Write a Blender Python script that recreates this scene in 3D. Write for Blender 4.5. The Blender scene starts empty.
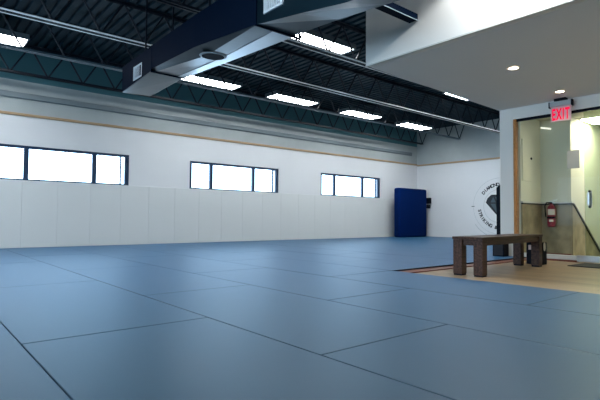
import bpy, bmesh, math, random
from mathutils import Vector, Matrix
random.seed(7)
sc = bpy.context.scene
COL = sc.collection
PI = math.pi

# ------------------------------------------------------------------ materials
def mat(name, col, rough=.5, metal=0.0, bump=0.0, bscale=20.0, var=0.0, vscale=3.0, spec=.5, emit=None, estr=0.0, coat=0.0):
    m = bpy.data.materials.new(name); m.use_nodes = True
    nt = m.node_tree; b = nt.nodes['Principled BSDF']
    b.inputs['Base Color'].default_value = (*col, 1)
    b.inputs['Roughness'].default_value = rough
    b.inputs['Metallic'].default_value = metal
    b.inputs['Specular IOR Level'].default_value = spec
    b.inputs['Coat Weight'].default_value = coat
    tc = nt.nodes.new('ShaderNodeTexCoord')
    if var:
        n = nt.nodes.new('ShaderNodeTexNoise'); n.inputs['Scale'].default_value = vscale
        n.inputs['Detail'].default_value = 6
        nt.links.new(tc.outputs['Object'], n.inputs['Vector'])
        r = nt.nodes.new('ShaderNodeValToRGB')
        r.color_ramp.elements[0].position = .3; r.color_ramp.elements[1].position = .7
        r.color_ramp.elements[0].color = (*[max(0, c * (1 - var)) for c in col], 1)
        r.color_ramp.elements[1].color = (*[min(1, c * (1 + var)) for c in col], 1)
        nt.links.new(n.outputs['Fac'], r.inputs['Fac'])
        nt.links.new(r.outputs['Color'], b.inputs['Base Color'])
    if bump:
        n = nt.nodes.new('ShaderNodeTexNoise'); n.inputs['Scale'].default_value = bscale
        n.inputs['Detail'].default_value = 5
        nt.links.new(tc.outputs['Object'], n.inputs['Vector'])
        bp = nt.nodes.new('ShaderNodeBump'); bp.inputs['Strength'].default_value = bump
        bp.inputs['Distance'].default_value = .02
        nt.links.new(n.outputs['Fac'], bp.inputs['Height'])
        nt.links.new(bp.outputs['Normal'], b.inputs['Normal'])
    if emit:
        b.inputs['Emission Color'].default_value = (*emit, 1)
        b.inputs['Emission Strength'].default_value = estr
    return m

def wood(name, c1, c2, axis='Y', plank=.09, rough=.4, length=1.2):
    m = bpy.data.materials.new(name); m.use_nodes = True
    nt = m.node_tree; b = nt.nodes['Principled BSDF']; b.inputs['Roughness'].default_value = rough; b.inputs['Specular IOR Level'].default_value = .2 if plank == 0 else .4
    tc = nt.nodes.new('ShaderNodeTexCoord')
    mp = nt.nodes.new('ShaderNodeMapping')
    if axis == 'Y': mp.inputs['Rotation'].default_value = (0, 0, PI/2)
    nt.links.new(tc.outputs['Object'], mp.inputs['Vector'])
    mp2 = nt.nodes.new('ShaderNodeMapping'); mp2.inputs['Scale'].default_value = (1.5, 22, 22)
    nt.links.new(mp.outputs['Vector'], mp2.inputs['Vector'])
    n = nt.nodes.new('ShaderNodeTexNoise'); n.inputs['Scale'].default_value = 2.0; n.inputs['Detail'].default_value = 8
    nt.links.new(mp2.outputs['Vector'], n.inputs['Vector'])
    r = nt.nodes.new('ShaderNodeValToRGB')
    r.color_ramp.elements[0].position = .3; r.color_ramp.elements[1].position = .75
    r.color_ramp.elements[0].color = (*c1, 1); r.color_ramp.elements[1].color = (*c2, 1)
    nt.links.new(n.outputs['Fac'], r.inputs['Fac'])
    out = r.outputs['Color']
    if plank:
        bk = nt.nodes.new('ShaderNodeTexBrick')
        bk.inputs['Scale'].default_value = 1; bk.inputs['Brick Width'].default_value = length
        bk.inputs['Row Height'].default_value = plank; bk.inputs['Mortar Size'].default_value = .0015
        bk.inputs['Color1'].default_value = (.85, .85, .85, 1); bk.inputs['Color2'].default_value = (1.1, 1.08, 1.05, 1)
        bk.inputs['Mortar'].default_value = (.4, .35, .3, 1); bk.offset = .37
        nt.links.new(mp.outputs['Vector'], bk.inputs['Vector'])
        mx = nt.nodes.new('ShaderNodeMix'); mx.data_type = 'RGBA'; mx.blend_type = 'MULTIPLY'
        mx.inputs['Factor'].default_value = 1
        nt.links.new(out, mx.inputs[6]); nt.links.new(bk.outputs['Color'], mx.inputs[7])
        out = mx.outputs[2]
    nt.links.new(out, b.inputs['Base Color'])
    return m

def glass(name, tint, refl=.12):
    m = bpy.data.materials.new(name); m.use_nodes = True
    nt = m.node_tree; nt.nodes.remove(nt.nodes['Principled BSDF'])
    o = nt.nodes['Material Output']
    t = nt.nodes.new('ShaderNodeBsdfTransparent'); t.inputs['Color'].default_value = (*tint, 1)
    g = nt.nodes.new('ShaderNodeBsdfGlossy'); g.inputs['Roughness'].default_value = .02
    f = nt.nodes.new('ShaderNodeFresnel'); f.inputs['IOR'].default_value = 1.14
    mx = nt.nodes.new('ShaderNodeMixShader')
    nt.links.new(f.outputs[0], mx.inputs[0]); nt.links.new(t.outputs[0], mx.inputs[1]); nt.links.new(g.outputs[0], mx.inputs[2])
    nt.links.new(mx.outputs[0], o.inputs['Surface'])
    return m

M = dict(
    wallwhite=mat('wall white paint', (.70, .715, .73), .6, bump=.08, bscale=60, var=.02, vscale=1.2),
    block=mat('block wall paint', (.38, .42, .42), .7, bump=.15, bscale=40, var=.06, vscale=2),
    tealwall=mat('teal upper wall paint', (.050, .155, .185), .7, bump=.1),
    band=mat('grey shadow band paint', (.17, .21, .23), .6, var=.1, vscale=1),
    soffit=mat('soffit paint', (.82, .81, .80), .8, bump=.03, bscale=80),
    bulk=mat('bulkhead paint', (.86, .83, .78), .6, bump=.04, bscale=60),
    pillar=mat('partition paint', (.80, .78, .73), .6, bump=.04, bscale=60),
    deck=mat('painted steel deck', (.004, .018, .029), .6, var=.25, vscale=2, spec=.12),
    steel=mat('dark joist paint', (.002, .006, .014), .5, spec=.3),
    chord=mat('white rail strip', (.95, .96, .97), .3, spec=.8),
    chordmid=mat('grey chord paint', (.06, .10, .13), .4),
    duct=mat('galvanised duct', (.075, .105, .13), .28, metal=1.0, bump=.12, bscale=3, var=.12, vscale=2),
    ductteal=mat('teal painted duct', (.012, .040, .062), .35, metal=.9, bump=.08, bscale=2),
    ducthighlight=mat('duct highlight metal', (.62, .68, .74), .3, metal=1.0, bump=.06, bscale=3),
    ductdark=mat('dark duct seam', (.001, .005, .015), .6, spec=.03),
    registerm=mat('register pale metal', (.42, .50, .55), .45),
    mats=mat('blue grey mat vinyl', (.019, .046, .066), .38, bump=.10, bscale=220, var=.05, vscale=1.4, spec=.32),
    slab=mat('dark slab', (.02, .025, .03), .8),
    pad=mat('wall pad vinyl', (.68, .70, .695), .42, bump=.35, bscale=2.2),
    navy=mat('navy mat vinyl', (.0, .012, .080), .7, bump=.2, bscale=3, spec=.04),
    navyframe=mat('dark blue window frame', (.008, .030, .075), .35),
    trim=wood('oak trim wood', (.34, .22, .12), (.50, .36, .22), 'X', 0, .5),
    jamb=wood('orange jamb wood', (.42, .17, .05), (.58, .27, .09), 'X', 0, .45),
    oak=wood('oak floor planks', (.27, .19, .11), (.42, .31, .19), 'Y', .12, .35),
    bench=wood('dark bench wood', (.030, .014, .010), (.105, .050, .030), 'X', 0, .45),
    redwood=wood('reddish threshold wood', (.15, .05, .035), (.26, .10, .07), 'X', 0, .4),
    stone=mat('olive stone wainscot', (.30, .255, .165), .5, bump=.2, bscale=8, spec=.2, var=.35, vscale=4),
    cream=mat('cream corridor paint', (.68, .68, .56), .7),
    tileceil=mat('corridor ceiling', (.55, .55, .46), .8),
    streakglow=mat('reflection streak glow', (.8, .8, .75), .5, emit=(1, .99, .85), estr=1.0),
    capdark=mat('dark cap', (.02, .022, .02), .5),
    capwhite=mat('white rail', (.62, .62, .58), .5),
    black=mat('black plastic', (.002, .004, .010), .5, spec=.1),
    blackm=mat('black rubber', (.010, .011, .016), .7, bump=.2, bscale=100),
    chrome=mat('brushed steel', (.60, .62, .62), .3, metal=.9),
    red=mat('extinguisher red', (.20, .008, .025), .3),
    ivory=mat('ivory label', (.62, .58, .50), .5),
    tagm=mat('pale tag', (.50, .44, .46), .6),
    signred=mat('lit sign red', (.5, .0, .03), .5, emit=(1, .0, .055), estr=.9, spec=.1),
    signpanel=mat('sign panel pink', (.62, .50, .50), .3, emit=(1, .2, .28), estr=.08),
    signhouse=mat('sign housing', (.42, .46, .47), .4),
    tube=mat('lamp diffuser', (.9, .9, .9), .5, emit=(.93, .97, 1.0), estr=27.0),
    tubewarm=mat('corridor lamp', (.9, .9, .9), .5, emit=(1.0, .98, .80), estr=28.0),
    fixture=mat('fixture housing', (.10, .13, .15), .4),
    dl=mat('downlight lens', (.9, .8, .7), .5, emit=(1.0, .80, .58), estr=12.0),
    dlring=mat('downlight trim', (.70, .66, .60), .5),
    ink=mat('black wall ink', (.008, .012, .018), .6),
    inkgrey=mat('grey wall ink', (.30, .35, .38), .6),
    inkmid=mat('slate wall ink', (.045, .075, .095), .6),
    notice=mat('grey notice sheet', (.42, .43, .38), .6),
    brown=mat('brown card', (.20, .09, .05), .6),
    glassclear=glass('clear glass', (.96, .97, .95)),
    glassgreen=glass('green tinted glass', (.80, .86, .78)),
    winglass=glass('window glass', (.96, .98, 1.0)),
    acrylic=glass('sign acrylic', (.95, .80, .82)),
)

_p = M['mats'].node_tree.nodes['Principled BSDF']
_p.inputs['Sheen Weight'].default_value = .32; _p.inputs['Sheen Roughness'].default_value = .28
_p.inputs['Sheen Tint'].default_value = (.12, .46, .88, 1)

# ------------------------------------------------------------------ mesh helpers
def bm_new(): return bmesh.new()

def add_box(bm, x0, x1, y0, y1, z0, z1, bevel=0.0, seg=2):
    r = bmesh.ops.create_cube(bm, size=1)
    vs = r['verts']
    for v in vs:
        v.co = Vector(((x0 + x1) / 2 + v.co.x * (x1 - x0), (y0 + y1) / 2 + v.co.y * (y1 - y0), (z0 + z1) / 2 + v.co.z * (z1 - z0)))
    if bevel:
        es = set(e for v in vs for e in v.link_edges)
        bmesh.ops.bevel(bm, geom=list(es), offset=bevel, segments=seg, affect='EDGES', profile=.5)

def add_prism(bm, pts, d):
    """polygon pts (3D list) extruded by vector d"""
    d = Vector(d); n = len(pts)
    a = [bm.verts.new(p) for p in pts]; b = [bm.verts.new(Vector(p) + d) for p in pts]
    bm.faces.new(a); bm.faces.new(list(reversed(b)))
    for i in range(n): bm.faces.new((a[i], b[i], b[(i + 1) % n], a[(i + 1) % n]))

def add_tube(bm, pts, r, seg=8, radii=None):
    pts = [Vector(p) for p in pts]; rings = []
    for i, p in enumerate(pts):
        t = (pts[min(i + 1, len(pts) - 1)] - pts[max(i - 1, 0)]).normalized()
        up = Vector((0, 0, 1)) if abs(t.z) < .95 else Vector((0, 1, 0))
        a = t.cross(up).normalized(); b = t.cross(a).normalized()
        rr = radii[i] if radii else r
        rings.append([bm.verts.new(p + a * math.cos(2 * PI * k / seg) * rr + b * math.sin(2 * PI * k / seg) * rr) for k in range(seg)])
    for i in range(len(rings) - 1):
        for k in range(seg):
            bm.faces.new((rings[i][k], rings[i][(k + 1) % seg], rings[i + 1][(k + 1) % seg], rings[i + 1][k]))
    bm.faces.new(rings[0]); bm.faces.new(list(reversed(rings[-1])))

def obj(name, bm, m, parent=None, loc=None, smooth=False):
    bmesh.ops.recalc_face_normals(bm, faces=bm.faces)
    me = bpy.data.meshes.new(name); bm.to_mesh(me); bm.free()
    if smooth:
        for p in me.polygons: p.use_smooth = True
    me.materials.append(M[m] if isinstance(m, str) else m)
    o = bpy.data.objects.new(name, me); COL.objects.link(o)
    if loc: o.location = loc
    if parent: o.parent = parent
    return o

def box(name, m, x0, x1, y0, y1, z0, z1, parent=None, bevel=0.0):
    bm = bm_new(); add_box(bm, x0, x1, y0, y1, z0, z1, bevel)
    return obj(name, bm, m, parent)

def tag(o, label, cat, group=None, kind=None):
    o['label'] = label; o['category'] = cat
    if group: o['group'] = group
    if kind: o['kind'] = kind
    return o

def thing(name, label, cat, loc=(0, 0, 0), group=None):
    o = bpy.data.objects.new(name, None); COL.objects.link(o); o.location = loc
    o.empty_display_size = .1
    return tag(o, label, cat, group)

def struct(o): o['kind'] = 'structure'; return o

def copy_tree(o, parent=None):
    c = o.copy(); COL.objects.link(c)
    if parent: c.parent = parent
    for ch in list(o.children): copy_tree(ch, c)
    return c

ZW = -.03          # wooden floor / slab level; mats lie on it with their tops at z = 0
WY = 10.7          # window wall
EX = 14.65         # far wall
DECK = 3.88
GX = 8.12          # glass partition plane
BX = 4.47          # bulkhead plane
SZ = 2.57          # soffit height

# ------------------------------------------------------------------ room shell
bm = bm_new()
add_box(bm, -5, BX + .14, -4, WY, -.2, ZW); add_box(bm, BX + .14, EX, 3.73, WY, -.2, ZW)
struct(obj('floor_slab', bm, 'slab'))
struct(box('floor_wood', 'oak', BX + .14, 9.3, -4, 3.73, -.2, ZW))

# window wall with three high windows in view (a fourth further left)
wins = [(-3.31, -.53), (1.26, 3.92), (5.42, 8.18), (9.80, 12.56)]
WZ0, WZ1 = 1.33, 2.02
bm = bm_new()
add_box(bm, -5, EX, WY, WY + .25, -.2, WZ0)
add_box(bm, -5, EX, WY, WY + .25, WZ1, 2.60)
xs = [-5] + [v for w in wins for v in w] + [EX]
for i in range(0, len(xs), 2): add_box(bm, xs[i], xs[i + 1], WY, WY + .25, WZ0, WZ1)
struct(obj('wall_left', bm, 'wallwhite'))
struct(box('wall_left_upper', 'block', -5, EX, WY, WY + .25, 2.60, 3.30))
struct(box('wall_left_top', 'tealwall', -5, EX, WY, WY + .25, 3.30, 4.1))
struct(box('trim_1', 'trim', -5, EX, WY - .025, WY, 2.60, 2.655, bevel=.004))
struct(box('trim_2', 'band', -5, EX - .35, WY - .05, WY, 2.94, 3.06, bevel=.02))  # darker strip stands in for the shadow band along the upper wall
struct(box('wall_back', 'wallwhite', EX, EX + .25, 3.7, WY + .25, -.2, 2.57))
struct(box('wall_back_upper', 'block', EX, EX + .25, 3.7, WY + .25, 2.57, 4.1))
struct(box('trim_3', 'trim', EX - .025, EX, 4.16, WY - .025, 2.575, 2.63, bevel=.004))
# west wall with a wide storefront window that lights the room
bm = bm_new()
add_box(bm, -5.25, -5, -4, 11, -.2, .35); add_box(bm, -5.25, -5, -4, 11, 2.5, 4.1)
add_box(bm, -5.25, -5, -4, -1.5, .35, 2.5); add_box(bm, -5.25, -5, 8.5, 11, .35, 2.5)
struct(obj('wall_west', bm, 'wallwhite'))
struct(box('wall_south', 'wallwhite', -5.25, 12.3, -4.25, -4, -.2, 4.1))
# partition wall whose white end is the pillar beside the glass
struct(box('wall_partition', 'pillar', GX, EX, 3.92, 4.16, -.2, DECK, bevel=.004))

# fluted roof deck
bm = bm_new()
p = .157; x = -5.0; prof = []
while x < EX:
    prof += [(x, DECK), (x + .085, DECK), (x + .100, DECK + .04), (x + .142, DECK + .04)]
    x += p
prof += [(EX + .2, DECK)]
for i in range(len(prof) - 1):
    (xa, za), (xb, zb) = prof[i], prof[i + 1]
    v = [bm.verts.new(c) for c in ((xa, -4, za), (xb, -4, zb), (xb, WY + .25, zb), (xa, WY + .25, za))]
    bm.faces.new(v)
bmesh.ops.remove_doubles(bm, verts=bm.verts, dist=1e-5)
struct(obj('ceiling_deck', bm, 'deck'))
struct(box('ceiling_roof', 'deck', -5.25, 15, -4.25, 11, 4.1, 4.2))

# dropped soffit and bulkhead
bm = bm_new(); add_box(bm, BX, BX + .12, -4, 4.05, SZ, DECK, .008)
struct(obj('wall_bulkhead', bm, 'bulk'))
bm = bm_new(); add_prism(bm, [(BX + .12, 3.95, SZ + .05), (GX + .1, 4.06, SZ + .05), (GX + .1, 4.165, SZ + .05), (BX + .12, 4.05, SZ + .05)], (0, 0, DECK - SZ - .05))
struct(obj('wall_bulkhead_side', bm, 'bulk'))
bm = bm_new(); add_prism(bm, [(BX + .12, -4, SZ), (GX + .05, -4, SZ), (GX + .05, 4.165, SZ), (BX + .12, 4.05, SZ)], (0, 0, .05))
struct(obj('ceiling_soffit', bm, 'soffit'))
struct(box('wall_header', 'pillar', GX, GX + .12, -4, 3.92, 2.375, SZ + .02, bevel=.004))
struct(box('trim_4', 'capwhite', BX - .004, BX + .02, -4, 4.05, SZ - .012, SZ + .004))

# corridor behind the glass
struct(box('wall_corridor_side', 'cream', GX + .10, 9.0, 3.84, 3.92, ZW, 2.5))
struct(box('wall_corridor_end', 'cream', 9.0, 9.14, 3.32, 3.92, ZW, 2.5))
struct(box('wall_stairwell', 'cream', 9.14, 12.3, 3.32, 3.46, -1.6, 2.5))
struct(box('wall_corridor_far', 'cream', 12.2, 12.3, -4, 3.32, -1.6, 2.5))
struct(box('ceiling_corridor', 'tileceil', GX + .1, 12.3, -4, 3.92, 2.46, 2.52))
bm = bm_new()
for i in range(7): add_box(bm, 9.3 + i * .27, 9.3 + (i + 1) * .27 if i < 6 else 12.2, -4, 3.32, -1.6, ZW - .17 * (i + 1) + (.17 if i == 0 else .0))
struct(obj('floor_stairs', bm, 'oak'))
# wainscot with cap: side, end and the sloping run down the stairs
bm = bm_new(); add_box(bm, GX + .10, 8.98, 3.815, 3.838, ZW + .07, .90)
struct(obj('trim_5', bm, 'stone'))
bm = bm_new(); add_box(bm, 8.976, 8.998, 3.32, 3.838, ZW + .07, .90)
struct(obj('trim_6', bm, 'stone'))
bm = bm_new(); add_prism(bm, [(8.99, 3.298, ZW), (8.99, 3.298, .90), (9.03, 3.298, .90), (10.42, 3.298, -.08), (11.6, 3.298, -.91), (11.6, 3.298, -1.55), (9.6, 3.298, -1.0)], (0, .022, 0))
struct(obj('trim_7', bm, 'stone'))
bm = bm_new()
add_box(bm, GX + .10, 8.97, 3.80, 3.838, .90, .925); add_box(bm, 8.96, 8.998, 3.29, 3.838, .90, .925)
add_prism(bm, [(8.998, 3.28, .90), (8.998, 3.28, .925), (9.04, 3.28, .925), (11.6, 3.28, -.865), (11.6, 3.28, -.91), (9.03, 3.28, .885)], (0, .038, 0))
struct(obj('trim_8', bm, 'capdark'))
bm = bm_new()
add_box(bm, GX + .10, 8.97, 3.805, 3.838, .925, .955); add_box(bm, 8.965, 8.998, 3.295, 3.838, .925, .955)
struct(obj('trim_9', bm, 'capwhite'))
bm = bm_new(); add_box(bm, GX + .10, 8.95, 3.79, 3.838, ZW, ZW + .07)
add_box(bm, 8.95, 8.998, 3.32, 3.838, ZW, ZW + .07)
struct(obj('baseboard_corridor', bm, 'redwood'))

# threshold strip in front of the upper mats and reddish rail base below the glass
struct(box('trim_10', 'redwood', BX + .14, GX, 3.55, 3.728, ZW, ZW + .012))

struct(box('trim_12', 'black', BX + .14, EX - .3, 3.7205, 3.7285, ZW, -.0015))
# ------------------------------------------------------------------ windows
def window(name, x0, x1):
    f = bm_new(); y0, y1 = WY + .015, WY + .085
    add_box(f, x0, x1, y0, y1, WZ1 - .055, WZ1, .004); add_box(f, x0, x1, y0, y1, WZ0, WZ0 + .03, .004)
    add_box(f, x0, x0 + .07, y0, y1, WZ0 + .03, WZ1 - .055, .004); add_box(f, x1 - .09, x1, y0, y1, WZ0 + .03, WZ1 - .055, .004)
    add_box(f, x0 + .57, x0 + .66, y0, y1, WZ0 + .03, WZ1 - .055, .004)
    add_box(f, x0 + 1.87, x0 + 1.96, y0, y1, WZ0 + .03, WZ1 - .055, .004)
    add_box(f, x1 - .19, x1 - .165, y0 + .01, y1, WZ0 + .03, WZ1 - .055)
    w = obj(name, f, 'navyframe'); struct(w)
    for a, b in ((x0 + .07, x0 + .57), (x0 + .66, x0 + 1.87), (x0 + 1.96, x1 - .19)):
        box('window_pane', 'winglass', a, b, y0 + .03, y0 + .036, WZ0 + .03, WZ1 - .055, parent=w)
    return w
for i, (a, b) in enumerate(wins): window('window_%d' % (i + 1), a, b)
f = bm_new()
for k in range(6):
    y = -1.5 + k * 2.0
    add_box(f, -5.16, -5.08, max(-1.5, y - .04), min(8.5, y + .04), .35, 2.5)
add_box(f, -5.16, -5.08, -1.5, 8.5, .35, .43); add_box(f, -5.16, -5.08, -1.5, 8.5, 2.42, 2.5)
w5 = struct(obj('window_5', f, 'navyframe'))
box('window_pane', 'winglass', -5.13, -5.122, -1.5, 8.5, .43, 2.42, parent=w5)

# ------------------------------------------------------------------ glass partition and door
f = bm_new()
add_box(f, GX + .02, GX + .07, .4, 3.87, 2.335, 2.375)
pf = obj('window_6', f, 'black'); struct(pf)
box('window_pane', 'glassclear', GX + .04, GX + .052, 2.83, 3.87, ZW + .09, 2.335, parent=pf)
box('bottom_rail', 'capwhite', GX + .01, GX + .08, 2.93, 3.84, ZW + .03, ZW + .10, parent=pf, bevel=.004)
box('rail_base', 'redwood', GX + .0, GX + .09, 2.93, 3.84, ZW, ZW + .03, parent=pf)
box('window_pane', 'glassclear', GX + .04, GX + .052, .4, 1.80, ZW + .03, 2.335, parent=pf)
struct(box('trim_11', 'jamb', GX + .0, GX + .09, 3.872, 3.918, ZW, 2.375, bevel=.004))
dr = struct(box('door_1', 'glassgreen', GX + .04, GX + .052, 1.82, 2.815, ZW + .10, 2.33))
box('patch_fitting', 'chrome', GX + .0, GX + .09, 1.82, 2.925, ZW + .012, ZW + .11, parent=dr, bevel=.006)
bm = bm_new()
add_tube(bm, [(GX - .0, 2.73, .86), (GX - .05, 2.73, .87), (GX - .05, 2.73, 1.04), (GX, 2.73, 1.05)], .021, 12)
add_box(bm, GX - .003, GX + .04, 2.705, 2.755, .82, 1.09, .006)
obj('door_handle', bm, 'chrome', dr, smooth=False)
bm = bm_new()
for zz in (.835, 1.075): add_tube(bm, [(GX - .012, 2.73, zz), (GX + .02, 2.73, zz)], .018, 10)
obj('lock_button', bm, 'black', dr)
tag(box('notice_sheet', 'notice', GX + .034, GX + .0385, 2.88, 3.06, 1.45, 1.74), 'grey rectangular sheet fixed to the glass beside the door edge', 'notice')

# ------------------------------------------------------------------ floor mats
def seams(k):
    return [-4.0, -2.48, -.45, 1.63, 3.73, 5.97, 8.4, WY - .06] if k % 2 else [-4.0, -1.5, .50, 2.68, 4.87, 7.32, 9.6, WY - .06]
camF = Vector((.64, .77))
def in_view(xa, xb, ya, yb):
    for i in range(6):
        for j in range(6):
            X = xa + (xb - xa) * i / 5; Y = ya + (yb - ya) * j / 5
            d = .6427 * X + .766 * Y; s = .766 * X - .6427 * Y
            if d > 1.0 and abs(s) < .66 * d + .5: return True
    return False
ordn = ['first', 'second', 'third', 'fourth', 'fifth', 'sixth', 'seventh', 'eighth', 'ninth', 'tenth', 'eleventh', 'twelfth', 'thirteenth', 'fourteenth', 'fifteenth', 'sixteenth', 'seventeenth', 'eighteenth', 'nineteenth', 'twentieth', 'twenty-first', 'twenty-second', 'twenty-third']
todo = []
for k in range(-4, 14):
    xa = .47 + 1.03 * (k); xb = xa + 1.03
    if xa >= EX - .1: continue
    xb = min(xb, EX - .02)
    ss = seams(k)
    col = []
    for a, b in zip(ss[:-1], ss[1:]):
        if xa > 4.5:
            if b <= 3.74: continue
            a = max(a, 3.73)
        if b - a < .1: continue
        if in_view(xa, xb, a, b): col.append((xa, xb, a, b))
    if col: todo.append(col)
for ci, col in enumerate(todo):
    n = len(col)
    for ri, (xa, xb, a, b) in enumerate(col):
        bm = bm_new(); g = .0032
        w, l = (xb - xa) / 2 - g, (b - a) / 2 - g
        add_box(bm, -w, w, -l, l, 0, -ZW - random.random() * .0008, .003, 2)
        o = obj('floor_mat', bm, 'mats', loc=((xa + xb) / 2, (a + b) / 2, ZW))
        where = 'at the padded wall' if ri == n - 1 else ('bordering the wooden floor' if (xa > 4.5 and ri == 0) else '%s from the padded wall' % ordn[n - 1 - ri])
        tag(o, 'blue-grey vinyl floor mat in the %s column from the left, %s' % (ordn[ci], where), 'floor mat', 'blue-grey mats covering the training floor')

# ------------------------------------------------------------------ wall pads
pads = []
for k in range(-3, 19):
    xa = 1.8 + .643 * k; xb = xa + .643
    if xb > 13.6: break
    pads.append((xa, xb))
for i, (xa, xb) in enumerate(pads):
    bm = bm_new(); w = (xb - xa) / 2 - .0006
    add_box(bm, -w, w, -.05, 0, 0, 1.325, .005, 2)
    if i == 4:      # creased vinyl on one pad
        for q, (zz, ln) in enumerate(((.22, .36), (.15, .30), (.75, .2), (.30, .25), (.86, .18))):
            c = -.12 + .1 * (q % 3)
            add_tube(bm, [(c - ln / 2, -.049, zz + .05), (c, -.0500, zz), (c + ln / 2, -.049, zz + .015)], .004, 6, radii=[.001, .005, .001])
    if i == 5:
        for q, zz in enumerate((.12, .18)):
            add_tube(bm, [(-.25, -.049, zz + .03), (0, -.050, zz), (.2, -.049, zz - .02)], .004, 6, radii=[.001, .004, .001])
    o = obj('wall_pad', bm, 'pad', loc=((xa + xb) / 2, WY - .002, 0))
    x = (xa + xb) / 2
    vis = [q for q in pads if q[1] > 1.45]
    if i == len(pads) - 1: place = 'last on the right, touching the navy crash mat'
    elif i == 4: place = 'creased low down, under the left window'
    elif (xa, xb) in vis: place = '%s from the left edge of the photo' % ordn[vis.index((xa, xb))]
    else: place = '%s beyond the left edge of the photo' % ordn[len(pads) - len(vis) - 1 - i]
    tag(o, 'white vinyl wall pad below the windows, ' + place, 'wall pad', 'white pads lining the window wall')

# navy crash mat standing in the far corner
bm = bm_new()
add_box(bm, -.765, .765, -.14, .14, 0, 1.68, .06, 4)
cm = obj('crash_mat', bm, 'navy', loc=(13.63, 10.22, 0), smooth=True)
tag(cm, 'tall navy blue crash mat standing on end in the far corner', 'crash mat')
bm = bm_new(); add_box(bm, -.77, .77, -.006, .006, .06, 1.62, .004)
obj('zip_seam', bm, 'black', cm)

# black wall speaker by the crash mat
t = thing('wall_speaker', 'small black speaker box mounted on the far wall beside the navy mat', 'speaker', (EX, 10.15, 1.2))
bm = bm_new(); add_box(bm, -.16, -.04, -.10, .12, -.02, .19, .01); obj('speaker_box', bm, 'black', t)
bm = bm_new(); add_box(bm, -.05, -.0, -.05, .05, .02, .14); obj('wall_bracket', bm, 'black', t)
bm = bm_new(); add_box(bm, -.13, -.04, -.06, .05, -.19, -.06, .01); obj('connector_box', bm, 'black', t)

# ------------------------------------------------------------------ wall logo (painted emblem, left half shows past the pillar)
LY, LZ, LX = 7.53, 1.06, EX - .004
lg = thing('wall_logo', 'round black and white wall logo with a faceted diamond on the far wall', 'wall logo', (LX, LY, LZ))
def lpt(a, r): return (0, -r * math.cos(a), r * math.sin(a))
def ring(r, w, a0=0, a1=2 * PI, seg=72):
    bm = bm_new()
    for i in range(seg):
        p, q = a0 + (a1 - a0) * i / seg, a0 + (a1 - a0) * (i + 1) / seg
        vs = [bm.verts.new(c) for c in (lpt(p, r), lpt(q, r), lpt(q, r + w), lpt(p, r + w))]
        bm.faces.new(vs)
    return bm
obj('outer_ring', ring(.90, .006), 'inkgrey', lg)
obj('inner_ring', ring(.53, .008), 'inkgrey', lg)
fo = None
def letters(name, txt, r, a_mid, size, step, top, m):
    # every glyph is turned into a mesh and set along an arc
    dg = bpy.context.evaluated_depsgraph_get()
    n = len(txt); bmall = bm_new()
    for i, ch in enumerate(txt):
        if ch == ' ': continue
        cu = bpy.data.curves.new('glyph', 'FONT'); cu.body = ch; cu.size = size; cu.align_x = 'CENTER'; cu.align_y = 'CENTER'; cu.offset = size * .04
        to = bpy.data.objects.new('glyph', cu); COL.objects.link(to)
        dg.update(); me = bpy.data.meshes.new_from_object(to.evaluated_get(dg))
        a = a_mid + (i - (n - 1) / 2) * step * (-1 if top else 1)
        rot = (a - PI / 2) if top else (a + PI / 2)
        for v in me.vertices:
            u, w = v.co.x, v.co.y
            uu = u * math.cos(rot) - w * math.sin(rot) + r * math.cos(a)
            ww = u * math.sin(rot) + w * math.cos(rot) + r * math.sin(a)
            v.co = (0, -uu, ww)
        bmall.from_mesh(me); COL.objects.unlink(to); bpy.data.objects.remove(to); bpy.data.curves.remove(cu); bpy.data.meshes.remove(me)
    me = bpy.data.meshes.new(name); bmall.to_mesh(me); bmall.free(); me.materials.append(M[m])
    o = bpy.data.objects.new(name, me); COL.objects.link(o); o.parent = lg; o.location = (-.002, 0, 0)
    return o
letters('top_lettering', 'DIAMOND', .69, math.radians(117), .15, math.radians(7.8), True, 'ink')
letters('bottom_lettering', 'STRIKING &', .70, math.radians(226), .15, math.radians(7.6), False, 'ink')
bm = bm_new(); add_box(bm, -.001, 0, .86, .97, -.012, .012); obj('side_dash', bm, 'inkmid', lg)
bm = ring(1.02, .012, math.radians(215), math.radians(262), 24); obj('lower_arc', bm, 'inkgrey', lg)
bm = bm_new()
gem = [(-.46, .12), (-.40, .26), (-.27, .37), (.27, .37), (.40, .26), (.46, .12), (.03, -.36), (-.03, -.36)]
vs = [bm.verts.new((-.003, -u, w)) for u, w in gem]; bm.faces.new(vs); gm = obj('diamond', bm, 'ink', lg)
bm = bm_new()
for tri in (((-.30, .12), (-.20, .30), (-.12, .12)), ((-.14, .30), (-.08, .14), (.0, .30)), ((-.30, .08), (-.13, .08), (-.06, -.26)), ((-.09, .08), (.0, .08), (-.01, -.28)), ((.05, .08), (.14, .08), (.03, -.22)), ((.12, .12), (.20, .30), (.30, .12))):
    bm.faces.new([bm.verts.new((-.005, -u, w)) for u, w in tri])
obj('facets', bm, 'inkmid', gm)

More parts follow.
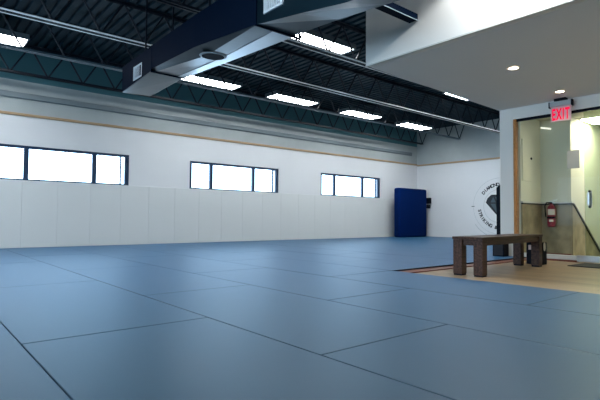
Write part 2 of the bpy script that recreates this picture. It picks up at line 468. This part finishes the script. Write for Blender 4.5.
# ------------------------------------------------------------------ roof joists
def joist(y, label, bottom, x_from=-5.0, x_to=14.3, phase=0.0, b2='steel', rail0=0.0):
    t = thing('roof_joist', label, 'roof joist', (x_from, y, 3.30), 'open-web joists under the roof deck')
    L = x_to - x_from
    def angle(s, z0, up, m, name, l0, l1):
        bm = bm_new()
        y0 = s * .018; y1 = s * .052
        add_box(bm, l0, l1, min(y0, y1), max(y0, y1), z0, z0 + .005)
        zz = (z0 + .005, z0 + .045) if up else (z0 - .04, z0)
        add_box(bm, l0, l1, min(y0, s * .023), max(y0, s * .023), *zz)
        obj(name, bm, m, t)
    end = (EX - x_from) if x_to > 14 else L
    for s in (-1, 1):
        angle(s, 0, True, b2 if bottom == 'chord' else bottom, 'bottom_chord_angle', 0, L)
        if bottom == 'chord':
            bm = bm_new(); add_box(bm, 8.2, L, s * .062 - .009, s * .062 + .009, -.006, .012)
            if not rail0: add_box(bm, 0, 8.2, s * .062 - .009, s * .062 + .009, -.006, .012)
            obj('side_rail', bm, 'chord', t)['label'] = 'thin white side rail'  # thin white strips on both sides of the lower chord
        angle(s, .575, False, b2, 'top_chord_angle', 0, end)
    pts = []; x = phase
    H_ = .56; h = .3215
    pts.append((0, 0, .02))
    i = 0
    x = phase
    while x < L - h:
        if x > 0: pts.append((x, 0, .02))
        if x + h > 0: pts.append((x + h, 0, H_))
        x += 2 * h
    pts.append((L - .02, 0, .02)); pts.append((min(L + .3, end - .02), 0, H_))
    bm = bm_new()
    for a, b in zip(pts[:-1], pts[1:]): add_tube(bm, [a, b], .016, 6)
    obj('web_rod', bm, 'steel', t)
    return t
joist(10.2, 'dark open-web roof joist closest to the window wall', 'steel', phase=.04)
joist(8.72, 'open-web roof joist with a dull grey lower edge, second from the window wall', 'chordmid', phase=.0)
joist(7.17, 'open-web roof joist with two bright lower rails crossing the whole hall', 'chord', phase=.10)
joist(5.55, 'bright-railed open-web roof joist running above the soffit edge, past the duct', 'chord', phase=-.06, rail0=9.02)
joist(3.95, 'open-web roof joist meeting the white bulkhead at the top of the photo', 'steel', x_to=4.40)

# ------------------------------------------------------------------ ceiling lights
def lamp(x0, x1, y0, y1, label):
    z = 3.56
    t = thing('ceiling_light', label, 'ceiling light', ((x0 + x1) / 2, (y0 + y1) / 2, z), 'rectangular ceiling lights')
    w, d = (x1 - x0) / 2, (y1 - y0) / 2
    bm = bm_new()
    add_box(bm, -w - .03, w + .03, -d - .03, d + .03, .012, .08, .004)
    for s in (-1, 1):
        add_box(bm, -w - .03, w + .03, s * (d + .018) - .012, s * (d + .018) + .012, -.01, .012)
        add_box(bm, s * (w + .018) - .012, s * (w + .018) + .012, -d, d, -.01, .012)
    obj('housing', bm, 'fixture', t)
    bm = bm_new(); add_box(bm, -w, w, -d, d, .0, .011); obj('diffuser', bm, 'tube', t)
    for sx in (-.8, .8):
        bm = bm_new(); add_tube(bm, [(sx * w, 0, .08), (sx * w, 0, DECK - z - .002)], .004, 6)
        obj('hanger_wire', bm, 'steel', t)
lamp(.25, 1.52, 8.90, 9.36, 'lit ceiling light at the left edge, above the left window')
lamp(4.45, 5.72, 8.90, 9.30, 'lit ceiling light just right of the duct, nearest it in the row')
lamp(6.72, 8.05, 8.90, 9.30, 'lit ceiling light above the middle window, between two lit neighbours')
lamp(9.25, 10.55, 8.92, 9.34, 'lit ceiling light above the right window')
lamp(11.75, 13.05, 8.94, 9.38, 'lit ceiling light furthest off in the row, near the far corner')
lamp(4.75, 5.92, 5.64, 5.95, 'large lit ceiling light between the duct and the bulkhead')
lamp(9.6, 10.6, 5.64, 6.25, 'lit ceiling light showing as a sliver past the middle of the soffit edge')
lamp(12.1, 13.3, 5.64, 6.25, 'lit ceiling light showing as a sliver by the pillar top')
for x0, y0 in ((-2.2, 5.75), (-2.2, 8.95), (-2.2, 2.4), (.6, 2.4), (.6, -.8), (-2.2, -.8)):
    lamp(x0, x0 + 1.3, y0, y0 + .5, 'lit ceiling light outside the photo, on the camera side of the hall')

# ------------------------------------------------------------------ duct
dt = thing('air_duct', 'large grey metal air duct crossing the ceiling towards the window wall', 'air duct', (0, 0, 0))
def section(y, xl, xr, zl, zr, top, ch=0.002, xi=None):
    xi = xl + .002 if xi is None else xi
    return [(xl, y, zl + ch), (xi, y, zl), (xr - .07, y, zr), (xr, y, zr + .045), (xr, y, top), (xl, y, top)]
def loft(name, secs, m, parent):
    bm = bm_new(); rs = [[bm.verts.new(p) for p in s] for s in secs]
    n = len(secs[0])
    for a, b in zip(rs[:-1], rs[1:]):
        for i in range(n): bm.faces.new((a[i], a[(i + 1) % n], b[(i + 1) % n], b[i]))
    bm.faces.new(rs[0]); bm.faces.new(list(reversed(rs[-1])))
    return obj(name, bm, m, parent)
TOP = 3.02; NTOP = 3.22
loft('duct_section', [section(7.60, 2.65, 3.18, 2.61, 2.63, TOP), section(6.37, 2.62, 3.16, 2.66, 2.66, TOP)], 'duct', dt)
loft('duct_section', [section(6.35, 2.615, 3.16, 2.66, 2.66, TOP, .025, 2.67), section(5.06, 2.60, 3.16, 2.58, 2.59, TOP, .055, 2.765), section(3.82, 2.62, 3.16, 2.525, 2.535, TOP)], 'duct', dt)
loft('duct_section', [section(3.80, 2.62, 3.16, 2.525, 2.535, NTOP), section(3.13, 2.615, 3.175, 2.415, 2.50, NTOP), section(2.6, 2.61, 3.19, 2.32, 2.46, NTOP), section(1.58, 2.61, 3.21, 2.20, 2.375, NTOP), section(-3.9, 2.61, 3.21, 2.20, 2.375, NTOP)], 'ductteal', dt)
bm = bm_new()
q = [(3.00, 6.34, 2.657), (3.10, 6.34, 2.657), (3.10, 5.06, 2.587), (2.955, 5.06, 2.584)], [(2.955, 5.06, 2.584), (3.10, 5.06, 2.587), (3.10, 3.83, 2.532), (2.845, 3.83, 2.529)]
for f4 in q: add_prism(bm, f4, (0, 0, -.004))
obj('highlight_sheet', bm, 'ducthighlight', dt)['label'] = 'pale strip painting a reflected highlight along the lower edge'  # paler metal paints a lamp's reflection onto the duct underside
for y, z in ((6.36, 2.66), (3.81, 2.53)):
    bm = bm_new()
    add_box(bm, 2.605, 3.175, y - .009, y + .009, z - .016, z + .003); add_box(bm, 2.603, 2.62, y - .009, y + .009, z, TOP)
    add_box(bm, 3.16, 3.177, y - .009, y + .009, z, TOP)
    obj('flange', bm, 'ductdark', dt)
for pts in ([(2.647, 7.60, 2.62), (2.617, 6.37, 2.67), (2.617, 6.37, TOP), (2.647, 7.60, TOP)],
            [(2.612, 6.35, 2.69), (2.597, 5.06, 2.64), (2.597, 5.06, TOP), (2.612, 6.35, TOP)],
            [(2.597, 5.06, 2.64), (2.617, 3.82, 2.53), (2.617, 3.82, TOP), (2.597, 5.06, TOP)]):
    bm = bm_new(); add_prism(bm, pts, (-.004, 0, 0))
    obj('side_sheet', bm, 'ductdark', dt)['label'] = 'dark side sheet'  # thin sheets make these west faces darker than the rest of the duct
def register(ya, yb, za, zb, x):
    bm = bm_new()
    add_box(bm, x - .016, x, ya, yb, za, za + .024); add_box(bm, x - .016, x, ya, yb, zb - .024, zb)
    add_box(bm, x - .016, x, ya, ya + .024, za + .024, zb - .024); add_box(bm, x - .016, x, yb - .024, yb, za + .024, zb - .024)
    r = obj('air_register', bm, 'registerm', dt)
    bm = bm_new(); n = 9
    for i in range(n):
        y = ya + .036 + (yb - ya - .07) * i / (n - 1)
        add_box(bm, x - .010, x - .002, y - .007, y + .007, za + .024, zb - .024)
    obj('louver', bm, 'registerm', r)
register(6.74, 7.06, 2.675, 2.88, 2.634); register(3.38, 3.67, 2.58, 2.88, 2.618)
bm = bm_new(); segs = 28
def disc(r, dz): return [bm.verts.new((2.83 + r * math.cos(2 * PI * i / segs), 5.03 + r * math.sin(2 * PI * i / segs), 2.576 + dz + .045 * r * math.sin(2 * PI * i / segs))) for i in range(segs)]
ro = disc(.165, 0); rm = disc(.135, -.008)
for i in range(segs): bm.faces.new((ro[i], ro[(i + 1) % segs], rm[(i + 1) % segs], rm[i]))
rr = obj('reflection_ring', bm, 'registerm', dt)  # made-up ring and dark disc imitate a reflection on the duct underside
bm = bm_new(); bm.faces.new(disc(.135, -.0085))
obj('reflection_core', bm, 'ductdark', rr)
for y, tp in ((6.8, TOP), (4.9, TOP), (3.4, NTOP), (1.2, NTOP)):
    for xx in (2.70, 3.12):
        bm = bm_new(); add_box(bm, xx - .010, xx + .010, y - .010, y + .010, tp, DECK); obj('hanger_strap', bm, 'steel', dt)

# square branch from the duct into the bulkhead
bc = thing('branch_duct', 'short dark square branch duct running into the white bulkhead', 'duct', (3.20, 3.31, 2.95))
bm = bm_new(); add_box(bm, .0, BX - 3.20, -.06, .06, -.045, .03, .004); obj('sleeve', bm, 'ductdark', bc)
bm = bm_new(); add_box(bm, .0, BX - 3.20, -.066, -.058, -.052, -.046); obj('edge_highlight', bm, 'registerm', bc)  # pale strip paints the highlight along the edge of the branch

# ------------------------------------------------------------------ downlights
for x, y, lab in ((5.93, 2.85, 'round lit downlight in the soffit, further from the exit sign'), (7.54, 2.92, 'round lit downlight in the soffit right by the exit sign')):
    t = thing('downlight', lab, 'downlight', (x, y, SZ), 'downlights in the soffit')
    bm = bm_new()
    a = [bm.verts.new((.085 * math.cos(2 * PI * i / 24), .085 * math.sin(2 * PI * i / 24), -.001)) for i in range(24)]
    b = [bm.verts.new((.06 * math.cos(2 * PI * i / 24), .06 * math.sin(2 * PI * i / 24), -.010)) for i in range(24)]
    for i in range(24): bm.faces.new((a[i], a[(i + 1) % 24], b[(i + 1) % 24], b[i]))
    obj('trim_ring', bm, 'dlring', t)
    bm = bm_new(); bm.faces.new([bm.verts.new((.06 * math.cos(2 * PI * i / 24), .06 * math.sin(2 * PI * i / 24), -.009)) for i in range(24)])
    obj('lens', bm, 'dl', t)
    ld = bpy.data.lights.new('downlight_lamp', 'SPOT'); ld.energy = 36; ld.color = (1, .80, .58); ld.spot_size = 2.3; ld.spot_blend = .8; ld.shadow_soft_size = .05
    lo = bpy.data.objects.new('downlight_lamp', ld); COL.objects.link(lo); lo.location = (x, y, SZ - .03)

# lamp hung between the duct and the bulkhead, above the frame
ww = thing('wall_washer_lamp', 'small downward lamp between the duct and the white bulkhead, above the photo', 'lamp', (4.24, 2.0, 3.45))
bm = bm_new(); add_box(bm, -.06, .06, -.25, .25, .0, .12, .006); obj('lamp_housing', bm, 'fixture', ww)
bm = bm_new(); add_box(bm, -.05, .05, -.24, .24, -.012, -.002); obj('lens', bm, 'tube', ww)
bm = bm_new(); add_tube(bm, [(0, 0, .12), (0, 0, DECK - 3.45 - .002)], .006, 6); obj('hanger_rod', bm, 'steel', ww)
ld = bpy.data.lights.new('wall_washer_spot', 'SPOT'); ld.energy = 270; ld.color = (.9, .96, 1); ld.spot_size = math.radians(150); ld.spot_blend = .25; ld.shadow_soft_size = .06
lo = bpy.data.objects.new('wall_washer_spot', ld); COL.objects.link(lo); lo.location = (4.24, 2.0, 3.42)

# ------------------------------------------------------------------ exit sign
es = thing('exit_sign', 'red lit EXIT sign hanging from the soffit in front of the glass', 'exit sign', (8.0, 3.085, SZ))
bm = bm_new(); add_box(bm, -.05, .05, -.09, .09, -.045, 0, .01); obj('canopy', bm, 'black', es)
bm = bm_new(); add_box(bm, -.035, .035, -.16, .16, -.125, -.045, .006); obj('housing', bm, 'signhouse', es)
for s in (-1, 1):
    bm = bm_new(); add_box(bm, -.037, .037, s * .167 - .009, s * .167 + .009, -.14, -.045, .003); obj('end_cap', bm, 'black', es)
bm = bm_new(); add_box(bm, -.004, .004, -.152, .152, -.365, -.125); pn = obj('panel', bm, 'signpanel', es)
cu = bpy.data.curves.new('exit_text', 'FONT'); cu.body = 'EXIT'; cu.size = .225; cu.align_x = 'CENTER'; cu.align_y = 'CENTER'; cu.extrude = .002; cu.offset = .006; cu.space_character = 1.2
to = bpy.data.objects.new('tmp_text', cu); COL.objects.link(to)
dg = bpy.context.evaluated_depsgraph_get(); dg.update(); me = bpy.data.meshes.new_from_object(to.evaluated_get(dg)); bpy.data.objects.remove(to)
xsn = [v.co.x for v in me.vertices]; ysn = [v.co.y for v in me.vertices]
w_, h_ = max(xsn) - min(xsn), max(ysn) - min(ysn); cx, cy = (max(xsn) + min(xsn)) / 2, (max(ysn) + min(ysn)) / 2
for v in me.vertices:
    u, w, d = (v.co.x - cx) * .26 / w_, (v.co.y - cy) * .185 / h_, v.co.z
    v.co = (-.007 - d, -u, -.25 + w)
me.materials.append(M['signred'])
lt = bpy.data.objects.new('lettering', me); COL.objects.link(lt); lt.parent = es; lt['label'] = 'glowing red EXIT letters'

# ------------------------------------------------------------------ bench
bx0, bx1, by0, by1 = 5.04, 6.96, 2.81, 3.17
bz = .452 + ZW
bx0 += .03
bn = thing('bench', 'dark brown wooden bench with thick square legs on the wood floor', 'bench', (bx0, by0, ZW))
bn.rotation_euler = (0, 0, math.radians(4.3))
L, D = bx1 - bx0, by1 - by0
bm = bm_new(); add_box(bm, -.008, L + .008, -.008, D + .008, .425, .455, .004); obj('seat', bm, 'bench', bn)
for i, (x, y) in enumerate(((0, 0), (0, D - .11), (L - .12, 0), (L - .12, D - .11))):
    bm = bm_new(); add_box(bm, x, x + .12, y, y + .11, .018, .425, .004); lgx = obj('leg', bm, 'bench', bn)
    bm = bm_new(); add_box(bm, x + .005, x + .115, y + .005, y + .105, 0, .018); obj('leg_pad', bm, 'black', lgx)
for y in (.02, D - .05):
    bm = bm_new(); add_box(bm, .12, L - .12, y, y + .03, .355, .425); obj('side_apron', bm, 'bench', bn)
for x in (.03, L - .06):
    bm = bm_new(); add_box(bm, x, x + .03, .11, D - .11, .355, .425); obj('end_apron', bm, 'bench', bn)

# dark storage box behind the far end of the bench, pale tag on it, and a roll on top
sb = thing('storage_box', 'low black storage box with a pale tag behind the bench', 'box', (7.2, 3.17, ZW))
bm = bm_new(); add_box(bm, 0, .14, -.12, .12, 0, .33, .008); obj('body', bm, 'black', sb)
bm = bm_new(); add_box(bm, -.004, 0, -.035, .085, .215, .285); obj('tag', bm, 'tagm', sb)['label'] = 'pale blank tag'
bm = bm_new(); add_prism(bm, [(.05 + .028 * math.cos(2 * PI * i / 20), -.12, .265 + .062 * math.sin(2 * PI * i / 20)) for i in range(20)], (0, -.008, 0)); obj('oval_plate', bm, 'ivory', sb)

# black box and black upright panel by the pillar
bb = thing('speaker_cabinet', 'small black floor cabinet at the foot of the white pillar', 'cabinet', (7.90, 4.06, 0))
bm = bm_new(); add_box(bm, -.06, .12, -.10, .10, 0, .235, .008); obj('cabinet_body', bm, 'black', bb)
bm = bm_new(); add_box(bm, -.064, -.06, -.08, .08, .02, .215); obj('grille', bm, 'blackm', bb)
bm = bm_new(); add_prism(bm, [(8.14, 4.165, 0), (8.14, 4.24, 0), (8.14, 4.24, 1.20), (8.14, 4.165, 1.25)], (.9, 0, 0))
tag(obj('upright_panel', bm, 'black'), 'narrow black upright panel standing against the hidden side of the pillar', 'panel')

# door mat
tag(box('doormat', 'blackm', 7.34, 8.0, 1.7, 2.77, ZW, ZW + .012, bevel=.003), 'dark rubber doormat on the wood floor before the glass door', 'doormat')

# access panel on corridor side wall
ap = tag(box('access_panel', 'cream', 8.26, 8.62, 3.822, 3.84, 1.31, 2.05, bevel=.004), 'flat cream access panel on the corridor wall, left behind the glass', 'panel')
bm = bm_new(); add_tube(bm, [(8.585, 3.81, 1.72), (8.585, 3.823, 1.72)], .022, 12); obj('lock', bm, 'black', ap)

# fire extinguisher
fe = thing('fire_extinguisher', 'red fire extinguisher hanging on the stone wainscot behind the glass', 'fire extinguisher', (8.885, 3.61, .50))
prof = [(0, .002), (.055, .006), (.066, .025), (.068, .05), (.068, .33), (.060, .37), (.035, .395), (.022, .40), (.022, .42)]
bm = bm_new(); prev = None
for r, z in prof:
    rg = [bm.verts.new((max(r, .001) * math.cos(2 * PI * i / 20), max(r, .001) * math.sin(2 * PI * i / 20), z)) for i in range(20)]
    if prev:
        for i in range(20): bm.faces.new((prev[i], prev[(i + 1) % 20], rg[(i + 1) % 20], rg[i]))
    prev = rg
bm.faces.new(prev)
obj('cylinder', bm, 'red', fe, smooth=True)
def band(name, z0, z1, m, r=.0695, a0=0, a1=2 * PI):
    bm = bm_new(); n = 20
    for i in range(n):
        a, b = a0 + (a1 - a0) * i / n, a0 + (a1 - a0) * (i + 1) / n
        bm.faces.new([bm.verts.new(c) for c in ((r * math.cos(a), r * math.sin(a), z0), (r * math.cos(b), r * math.sin(b), z0), (r * math.cos(b), r * math.sin(b), z1), (r * math.cos(a), r * math.sin(a), z1))])
    return obj(name, bm, m, fe)
band('label_sticker', .22, .32, 'ivory', .0697, math.radians(150), math.radians(262))['label'] = 'ivory instruction label'
band('strap', .155, .19, 'black')
band('inspection_sticker', .10, .135, 'ivory', .0697, math.radians(170), math.radians(230))
bm = bm_new(); add_box(bm, -.02, .02, -.025, .025, .42, .45, .004); obj('valve', bm, 'black', fe)
bm = bm_new(); add_prism(bm, [(-.012, .02, .45), (-.012, -.10, .485), (-.012, -.10, .497), (-.012, .02, .468)], (.024, 0, 0)); add_prism(bm, [(-.012, .02, .43), (-.012, -.085, .44), (-.012, -.085, .452), (-.012, .02, .445)], (.024, 0, 0)); obj('lever', bm, 'chrome', fe)
bm = bm_new(); add_tube(bm, [(-.0, .02, .435), (-.02, .07, .44), (-.02, .10, .38), (-.02, .095, .28), (-.02, .085, .18)], .011, 8); obj('hose', bm, 'black', fe, smooth=True)
bm = bm_new(); add_box(bm, .066, .092, -.03, .03, .12, .40); obj('bracket', bm, 'black', fe)

wl = thing('reflection_streak', 'short slanting glowing strip imitating a lamp reflection in the glass', 'light', (8.998, 3.72, 2.30))  # added glowing strip imitates a hall lamp mirrored in the glass
bm = bm_new(); add_box(bm, -.02, 0, -.06, .06, -.02, .02); obj('streak_base', bm, 'capwhite', wl)
bm = bm_new(); add_tube(bm, [(-.035, .085, .022), (-.035, -.085, -.022)], .014, 10); obj('streak_tube', bm, 'streakglow', wl)

# corridor ceiling lamps
for (x0, x1, y0, y1, lab) in ((9.30, 9.92, 2.45, 3.25, 'bright ceiling panel lamp seen through the glass door'), (8.35, 8.95, -.9, .3, 'ceiling panel lamp further along the corridor, outside the photo')):
    t = thing('ceiling_light', lab, 'ceiling light', ((x0 + x1) / 2, (y0 + y1) / 2, 2.457))
    w, d = (x1 - x0) / 2, (y1 - y0) / 2
    bm = bm_new(); add_box(bm, -w, w, -d, d, -.03, -.018); obj('diffuser', bm, 'tubewarm', t)
    bm = bm_new(); add_box(bm, -w - .02, w + .02, -d - .02, d + .02, -.018, 0); obj('housing', bm, 'capwhite', t)

# ------------------------------------------------------------------ daylight
w = bpy.data.worlds.new('World'); sc.world = w; w.use_nodes = True
nt = w.node_tree; bg = nt.nodes['Background']
bg.inputs['Color'].default_value = (.56, .79, 1.0, 1); bg.inputs['Strength'].default_value = 8.5
def portal(x, y, z, sx, sy, rot):
    l = bpy.data.lights.new('window_portal', 'AREA'); l.shape = 'RECTANGLE'; l.size = sx; l.size_y = sy
    l.cycles.is_portal = True
    o = bpy.data.objects.new('window_portal', l); COL.objects.link(o); o.location = (x, y, z); o.rotation_euler = rot
for a, b in wins: portal((a + b) / 2, WY + .24, (WZ0 + WZ1) / 2, b - a, WZ1 - WZ0, (-PI / 2, 0, 0))
portal(-5.24, 3.5, 1.425, 2.15, 10, (0, -PI / 2, 0))

# ------------------------------------------------------------------ camera
f = 474.85; yaw, pitch, roll = .872698653, .0376584751, .00812749322
cy_, sy_, cp, sp, cr, sr = math.cos(yaw), math.sin(yaw), math.cos(pitch), math.sin(pitch), math.cos(roll), math.sin(roll)
F = Vector((cy_ * cp, sy_ * cp, sp)); Rt = Vector((sy_, -cy_, 0)); U = Rt.cross(F)
R2 = cr * Rt + sr * U; U2 = -sr * Rt + cr * U
cd = bpy.data.cameras.new('camera'); cd.sensor_width = 36; cd.lens = f / 600 * 36; cd.clip_start = .05
co = bpy.data.objects.new('camera', cd); COL.objects.link(co)
co.matrix_world = Matrix(((R2.x, U2.x, -F.x, 0), (R2.y, U2.y, -F.y, 0), (R2.z, U2.z, -F.z, .63), (0, 0, 0, 1)))
sc.camera = co
sc.view_settings.view_transform = 'Standard'; sc.view_settings.look = 'None'
sc.view_settings.exposure = 0.0; sc.view_settings.gamma = 1.0; sc.view_settings.use_curve_mapping = False
sc.cycles.use_denoising = True
sc.cycles.max_bounces = 10; sc.cycles.transparent_max_bounces = 12
sc.cycles.sample_clamp_indirect = 6
